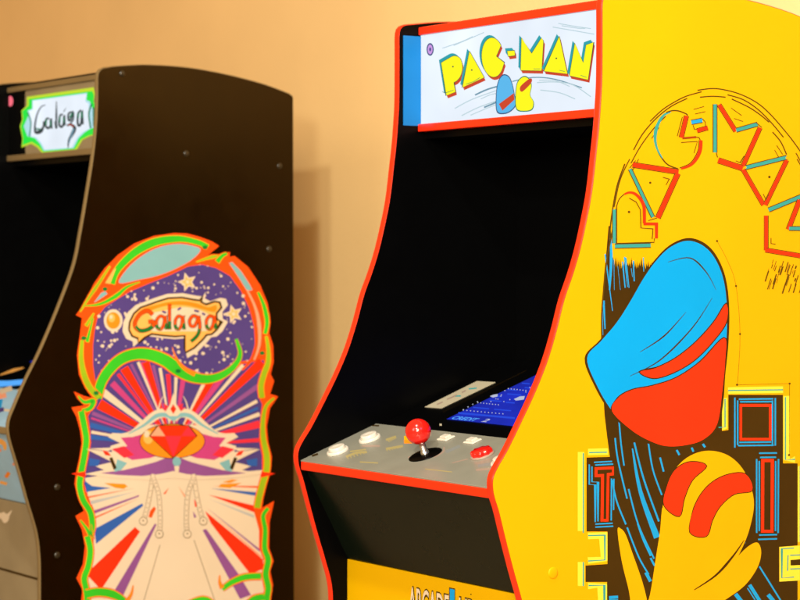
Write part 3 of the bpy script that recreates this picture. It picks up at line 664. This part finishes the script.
# upper rays fan out from the emblem
def ray_(m_, p0, p1, w0, w1): a.stroke(m_, [p0, p1], w1, 0, (w0/w1, 1))
CX, CY = 173, 446
for m_, ex, ey, w in [('cream',103,392,7.5), ('magenta',112,383,6.5), ('crimson',118,374,3.5), ('red',124,368,9), ('purple2',131,364,3), ('cream',138,362,3), ('magenta',141.5,362,3), ('red',145.5,362,7.5), ('purple2',153,365,3), ('cream',160,368,3.2), ('crimson',168,374,4.6), ('cream',176,377,3.2), ('magenta',183,380,5), ('cream',205,381,4), ('red',211.5,380,7), ('magenta',222,377,6), ('cream',243,365,4), ('red',262,362,10), ('purple2',258,386,5), ('cream',257,401,3.4), ('royal',258,408,3), ('cream',259.5,414,4), ('crimson',259.5,424,7.5),
                   ('red',99,404,10.5), ('purple2',92,413,4), ('royal',90,425,5.5), ('magenta',91,418,2), ('crimson',259,440,4), ('royal',90,437,5), ('cream',91,432,3)]:
    ray_(m_, (CX, CY), (ex, ey), .6, w)
# pale ground below, with rays
a.poly('cream', [(85,478),(110,474),(140,471),(172,474),(205,471),(240,472),(262,470),(258,485),(255,500),(254,512),(259,530),(259,548),(264,561),(261,575),(264,590),(262,648),(92,648),(91,600),(91,590),(86,578),(92,564),(94,546),(93,532),(95,512),(88,496)])
for m_, q in [('red',[(135,527),(140,531.5),(101,590),(88,576),(91,569)]), ('purple2',[(154.8,523.5),(156.6,524.5),(122.5,597),(113.5,592)]), ('royal',[(142,503.5),(143.5,505.5),(96,544),(94.5,529)]), ('purple2',[(139,495),(139,496.5),(95,513.5),(94,510.5)]), ('orred',[(140,498),(94.5,517),(95,518.5)]), ('grey',[(138,491),(91,504.5),(90,501)]), ('orred',[(135,488),(88,496.5),(88.5,498)]), ('royal',[(111,488),(86,492),(85,481),(92,486)]), ('orange',[(112,483),(127,486),(124,489),(117,488)]),
             ('red',[(205,511),(263,559),(263.5,569),(250,574),(211,523.5)]), ('purple2',[(202.5,530),(206.3,529),(238.5,574),(251,595),(240,599)]), ('royal',[(210,488.2),(258,492.4),(257,496)]), ('red',[(208,494.5),(254,505.5),(254.5,512.5)]), ('grey',[(208,498.5),(254,515),(254,518)]), ('purple2',[(206,507),(259.5,549),(260,552)]), ('pinkish',[(206,508),(262,556),(262,559)]), ('orred',[(212,485.8),(258,486),(258,488)]), ('orange',[(222,482),(232,479.5),(238,480),(230,483)]),
             ('orred',[(150,511),(154,506.5),(156,508.5),(151.5,518),(148.5,517)]), ('orred',[(163,494),(169,487.5),(165.5,494)]), ('pinkish',[(178,486),(186,496),(184,497)]), ('purple2',[(193,511),(196.5,517),(194,518)]), ('red',[(194,499),(198,506),(195,507)])]:
    a.poly(m_, q)
a.stroke('line', [(160,545),(144,600),(132,648)], .5); a.stroke('line', [(194,540),(213.5,597),(230,648)], .5)
# stars
logo = C(120, 290, 7.273, (65,290),(70,235),(100,172),(150,128),(215,105),(270,85),(350,60),(450,55),(530,70),(578,76),(597,45),(590,88),(625,105),(690,84),(725,90),(737,128),(702,170),(704,214),(738,230),(702,290),(665,322),(630,326),(600,362),(540,420),(478,455),(470,425),(470,332),(400,338),(310,330),(230,320),(180,345),(133,388),(130,352),(88,335))
big = [((x-175)*1.14+175, (y-322)*1.18+322) for x, y in logo]
k = 0
while k < 175:
    p = (random.uniform(94, 256), random.uniform(262, 394))
    if inside(p, star) and not inside(p, big):
        a.disc('cream', p, random.choice((.5, .6, .8, 1.0, 1.3, 1.7)), n=9); k += 1
def star5(m_, c, r, rot=-.3):
    a.poly(m_, [(c[0]+(r if k % 2 == 0 else r*.45)*math.cos(rot-math.pi/2+k*math.pi/5), c[1]+(r if k % 2 == 0 else r*.45)*math.sin(rot-math.pi/2+k*math.pi/5)) for k in range(10)])
for c, r in (((187.5,282), 10), ((233.5,314), 10)): star5('cream', c, r); star5('lorange', c, r*.66); star5('cream', c, r*.3)
a.disc('cream', (113.2, 320.5), 9.4, 11.2); a.disc('orange', (113.2, 320.5), 7, 8.4); a.disc('lorange', (111.6, 318), 3.4, 4.2); a.disc('cream', (111, 317), 1.5, 1.9)
# title cloud with script
a.poly('cream', big); a.poly('lorange', logo); a.stroke('dark', logo + [logo[0]], 2.0)
gl = lambda *p: C(120, 290, 7.273, *p)
a.poly('orange', gl((110,200),(160,140),(260,108),(360,85),(460,80),(560,98),(640,125),(700,110),(690,160),(600,140),(480,112),(360,112),(260,135),(180,175)), 4)
a.poly('cream', gl((240,200),(330,150),(450,125),(560,140),(640,175),(640,200),(540,175),(430,165),(330,190)), 4)
a.poly('cream', gl((215,175),(330,150),(450,140),(560,150),(650,185),(690,190),(690,250),(660,290),(560,300),(400,300),(280,300),(220,290),(250,230)), 3)
letters = [(((238,180),(200,152),(150,172),(112,225),(112,270),(150,296),(205,286),(240,258),(242,232),(205,232)), 3.4), (((322,200),(292,190),(266,222),(270,272),(296,284),(318,250),(326,192),(338,288)), 2.5), (((360,100),(359,200),(361,288)), 2.6), (((452,200),(424,190),(402,222),(404,272),(428,284),(448,250),(455,192),(467,288)), 2.4), (((566,200),(532,188),(506,220),(512,258),(540,262),(560,225),(570,194),(580,270),(562,330),(515,375)), 2.7), (((682,200),(652,190),(628,222),(632,272),(656,284),(677,250),(686,192),(698,288)), 2.5)]
for q, w in letters: a.stroke('dark', gl(*q), w + .9, 5)
for q, w in letters: a.stroke('orred', gl(*q), w - .5, 5, (.9, 1, .9))
for q, w in [(((112,262),(150,296),(205,286),(236,262)), 2.9), (((268,250),(271,272),(296,284)), 2.1), (((331,240),(338,286)), 2.1), (((360,225),(361,286)), 2.2), (((402,250),(405,272),(428,284)), 2.1), (((460,240),(467,286)), 2.1), (((577,280),(562,330),(515,375)), 2.4), (((630,250),(634,272),(656,284)), 2.1), (((691,240),(698,286)), 2.1)]:
    a.stroke('dkgreen', gl(*q), w, 5)
for q in [(162,311,166,313), (177.5,310,181,307.5), (194,310.5,199,311.5), (202,313,205,315)]: a.stroke('purple', [(q[0], q[1]), (q[2], q[3])], 2.2)
# green swoosh dividing the two fields
def band_(pts, w, g='green', tp=(1, 1), sm=6):
    w *= 1.36; a.stroke('orred', pts, w + 2.6, sm, tp); a.stroke('orange', pts, w + 1.3, sm, tp); a.stroke(g, pts, w, sm, tp)
band_([(97,398),(101,383),(109,370),(121,359),(136,354),(151,355),(166,361),(178,370),(192,377),(208,379),(222,375),(234,366),(240,354),(236,339)], 8, 'green', (.8, 1.1, .25), 8)
band_([(172,347),(176,358),(184,368),(195,374)], 2.2, 'orange', (.1, 1), 5)
# outer green border, top to bottom
for q, w, g, tp in [(((112,284),(116,272),(126,260),(140,249),(157,241.5),(178,239),(197,242.5),(208,247)), 6, 'green', (.7,1,.6)), (((80,312),(90,296),(99,283),(110,266)), 2.4, 'olive', (.4,1,.5)), (((84,306),(100,304),(116,296),(127,287),(140,282)), 3, 'green', (.2,1,.2)), (((196,262),(212,257),(222,256)), 2.4, 'olive', (.3,1,.3)), (((217,262),(222,256),(227,253.5)), 3.6, 'green', (1,.5)),
             (((258,292),(264,306),(267,322),(265,334)), 3.2, 'green', (.5,1,.8)), (((266,336),(268,348),(268,362),(264,374),(261,386),(262,398)), 3.8, 'olive', (.5,1,1)), (((86,326),(91,318),(94,313)), 2.6, 'olive', (1,.4)), (((87,342),(89,334),(93,318)), 3.4, 'green', (.8,.3)), (((82,340),(81,358),(84,375),(90,388),(99,398)), 4.2, 'olive', (.6,1,1)),
             (((78,396),(84,402),(93,401),(90,408),(82,411)), 3.4, 'green', (.3,1,.8)), (((81,411),(84,426),(86,440),(84,456),(81,472),(79.5,486),(83,500),(90,512),(92,526),(89,540)), 4.4, 'green', (1,1,.9)), (((80,520),(86,528),(91,536),(90,524)), 2.6, 'green', (.4,1,.4)), (((87,536),(90,550),(88,566),(84,578),(86,590),(87,604),(87,650)), 4.2, 'green', (1,1,1)),
             (((274,398),(266,406),(263,420),(263,437),(266.5,455),(266.5,469),(263,482),(259,497),(257,508)), 4.2, 'olive', (.4,1,1)), (((268,508),(263,516),(265,530),(264.5,548),(268,560),(265.5,574),(268,588),(266.5,602),(266,650)), 4.2, 'green', (.6,1,1)), (((261,576),(245,577),(232,582),(222,589)), 4.2, 'green', (1,1,.7)), (((222,588),(219.5,582),(219.5,575)), 1.8, 'orange', (1,.2)), (((86,594),(98,592),(112,594),(124,601),(130,612)), 5.6, 'green', (1,1,.4)), (((126,602),(131,594),(133,585)), 1.6, 'orange', (1,.2)), (((186,604),(197,600),(208,600),(216,606)), 4, 'green', (.5,1,.5)), (((244,606),(254,599),(264,597)), 4.6, 'green', (.5,1,1))]:
    band_(list(q), w, g, tp)
cy_ = [(119,283),(127,269),(141,256.5),(158,247.5),(178,243.8),(194,246.2),(200.5,250),(192,259.5),(175,269),(158,275.5),(140,279.5)]
a.poly('orred', [((x-158)*1.05+158, (y-264)*1.09+264) for x, y in cy_], 4); a.poly('cyan', cy_, 4)
a.poly('cyan', [(229,263),(232,262),(241,271),(250,285),(252.5,290),(247,291),(239,278)]); a.poly('cyan', [(93.5,303),(101,293),(105,291),(107.5,294)]); a.poly('lorange', [(105,283),(113,270),(116,268),(110,284)])
a.stroke('orred', [(229,270),(242,286),(251,304),(256,325),(256.5,345),(251,360),(242,370)], 5, 6, (.4, 1, .4)); a.stroke('pinkish', [(247,290),(255,307),(259,325),(259,345),(254,360)], 3.6, 6, (.4, 1, .4))
for p in [(105,289),(83.5,338),(205,247.5),(178,371),(96,393),(262,353)]: a.disc('dkgreen', p, 2.6, 2.0)
# plain winged emblem in the same colours
def mir(pts): return [(2*CX - x, y) for x, y in pts]
for f_ in (lambda q: list(q), mir):
    a.poly('cream', f_([(173,478),(150,480),(112,478),(84,474),(104,470),(95,466),(112,462),(86,449),(112,452),(110,446),(120,443),(108,437),(112,433),(130,434),(150,425),(173,424)]))
    a.poly('magenta', f_([(173,436),(150,432),(132,437),(120,437),(127,446),(112,450),(132,460),(150,458),(173,450)]))
    a.poly('purple2', f_([(173,455),(155,462),(136,467),(124,470),(100,473),(118,475),(142,476),(160,474),(173,471)]))
    a.poly('crimson', f_([(112,449),(124,446),(134,455),(124,458)]))
    a.poly('cyan', f_([(117,459),(127,463),(121,470),(114,472)])); a.poly('dark', f_([(109,458),(112,457),(116.5,468),(113.5,470)])); a.poly('red', f_([(102,450),(108,452),(111,456),(105,455)]))
    a.poly('red', f_([(71,473.5),(84,471.5),(86,475),(84,477.5)])); a.poly('cream', f_([(88,448.5),(115,447.5),(108,451)])); a.poly('royal', f_([(89,458),(100,460),(98,466),(89,466)]))
    a.poly('orange', f_([(104,483),(125,484),(128,487),(116,488)]))
    a.stroke('cream', f_([(112,436),(130,434),(144,424),(156,415),(166,413),(173,418)]), 9, 6, (.3, 1, 1)); a.stroke('cyan', f_([(128,434),(144,425),(156,416),(166,415),(173,419)]), 4.2, 6, (.2, 1, 1))
    a.poly('crimson', f_([(172,414),(168,406),(163,403),(164,408),(160,407),(166,412)])); a.stroke('cream', f_([(158,410),(160,402),(163,396)]), 1.6, 0, (1, .3))
    for q, w in [(((153,474),(148,503),(143,521)), 3.6), (((153,478),(158.5,495),(160,520),(159,534)), 3.6)]:
        q = f_(q) if f_ is mir else list(q)
        a.stroke('line', q, w + .8, 5); a.stroke('cream', q, w, 5)
        sq = spline(q, 5)
        for p in sq[1:-1]: a.disc('line', p, .55, n=8)
        a.disc('line', sq[-1], 4.2, n=16); a.disc('cream', sq[-1], 3.7, n=16); a.disc('line', (sq[-1][0], sq[-1][1] - .5), .8, n=8)
a.disc('dark', (172, 441), 32.8, 17.6, 40); a.disc('orange', (172, 441), 32, 16.8, 40); a.disc('lorange', (148, 437), 5, 7); a.disc('cream', (146.5, 434), 2.6, 3.4)
lz = [(150,436),(158,426),(188,426),(196,436),(173,457)]
a.poly('dark', [((x-173)*1.06+173, (y-438)*1.08+438) for x, y in lz]); a.poly('red', lz)
a.poly('pinkish', [(158,426),(165,436),(150,436)]); a.poly('crimson', [(165,436),(181,436),(173,457)]); a.poly('crimson', [(188,426),(196,436),(181,436)])
a.poly('cream', [(173,393),(176,404),(181,412),(173,420),(165,412),(170,404)]); a.poly('red', [(173,404),(176,409),(173,414),(170,409)]); a.poly('cyan', [(166,416),(180,416),(173,421)])
a.disc('cyan', (176.5, 461.5), 4.2, 4.8); a.poly('cream', [(174,466),(179,466),(178,475),(175,474)])
a.link('side_print', sp)

# ================================================================= WALL AND FLOOR
r = Vector((math.cos(TH), -math.sin(TH), 0)); b = Vector((math.sin(TH), math.cos(TH), 0))
base = P.mat @ Vector((0, 0, 0))
WALL_B = .720
rot = Matrix.Translation(base) @ Matrix.Rotation(-TH, 4, 'Z')
def setting(o, label, cat):
    o['kind'] = 'structure'; o['label'] = label; o['category'] = cat
M['wall'] = mat('painted_plaster', (.84, .555, .25), .75, .25, vary=.05, bump=.25, bscale=120, scale=2.5)
M['floor'] = mat('floor_vinyl', (.30, .22, .13), .35, .4, vary=.2, scale=5)
m = Mesh(); m.box((-4.2, WALL_B, -.0), (2.8, WALL_B + .10, 2.7), 'wall'); w_ = m.link('wall'); w_.matrix_world = rot; setting(w_, 'warm cream painted wall behind both arcade cabinets', 'wall')
m = Mesh(); m.box((-4.2, -5.5, -.05), (2.8, WALL_B - .002, .0), 'floor'); f_ = m.link('floor'); f_.matrix_world = rot; setting(f_, 'brown floor under both arcade cabinets', 'floor')

# ================================================================= LIGHT
def area(name, loc, target, power, size, col):
    l = bpy.data.lights.new(name, 'AREA'); l.shape = 'DISK'; l.size = size; l.energy = power; l.color = col
    o = bpy.data.objects.new(name, l); COL.objects.link(o); o.location = loc
    o.rotation_euler = (Vector(target) - Vector(loc)).to_track_quat('-Z', 'Y').to_euler(); return o
wp = Plane(P, (0, WALL_B, 0), (1, 0, 0), (0, 0, 1))
corner = Gc.mat @ Vector((0, .55, 1.142))
def lamp_through(px, py, dist):
    q = wp.at(px, py); s_ = P.mat @ wp.pt(*q); d = (corner - s_).normalized(); return s_ + d * dist
warm = (.95, .97, .84)
for nm, px, py, dist, e, sz in (('ceiling_lamp_key', 320, 218, 2.7, 24, .07), ('ceiling_lamp_fill', 318, 122, 5.6, 88, .34), ('ceiling_lamp_far', 331, 165, 4.6, 62, .16)):
    loc = lamp_through(px, py, dist); print(nm, [round(v, 2) for v in loc])
    area(nm, loc, (-.1, 3.4, .8), e, sz, warm)
area('added_side_fill', (1.5, .2, 2.5), (-.1, 3.3, .8), 7, 1.2, (.45, .70, 1.7))  # unseen bluish source, added to light the side boards
area('added_fill_behind', (-.10, -.2, 1.75), (-.1, 3.6, .75), 72, .7, (1.0, .73, .42))  # unseen warm fill, added to lift the shadowed wall between the cabinets
area('added_fill_left', (-3.6, -.6, 2.5), (-.3, 3.9, .9), 48, 1.8, (1.0, .97, .85))  # unseen broad source, added to brighten the wall and cabinet fronts
wd = bpy.data.worlds.new('World'); S.world = wd; wd.use_nodes = True
wd.node_tree.nodes['Background'].inputs[0].default_value = (1.0, .52, .14, 1); wd.node_tree.nodes['Background'].inputs[1].default_value = .48

# ================================================================= CAMERA
cd = bpy.data.cameras.new('camera'); cam = bpy.data.objects.new('camera', cd); COL.objects.link(cam)
cam.location = EYE; cam.rotation_euler = (math.pi/2 - PITCH, 0, 0)
cd.sensor_width = 36; cd.lens = 36 * FPX / 800; cd.clip_end = 100; cd.clip_start = .05
cd.dof.use_dof = True; cd.dof.focus_distance = 2.92; cd.dof.aperture_fstop = 9
S.camera = cam
S.view_settings.view_transform = 'Standard'; S.view_settings.look = 'None'; S.view_settings.gamma = 1; S.view_settings.exposure = 0
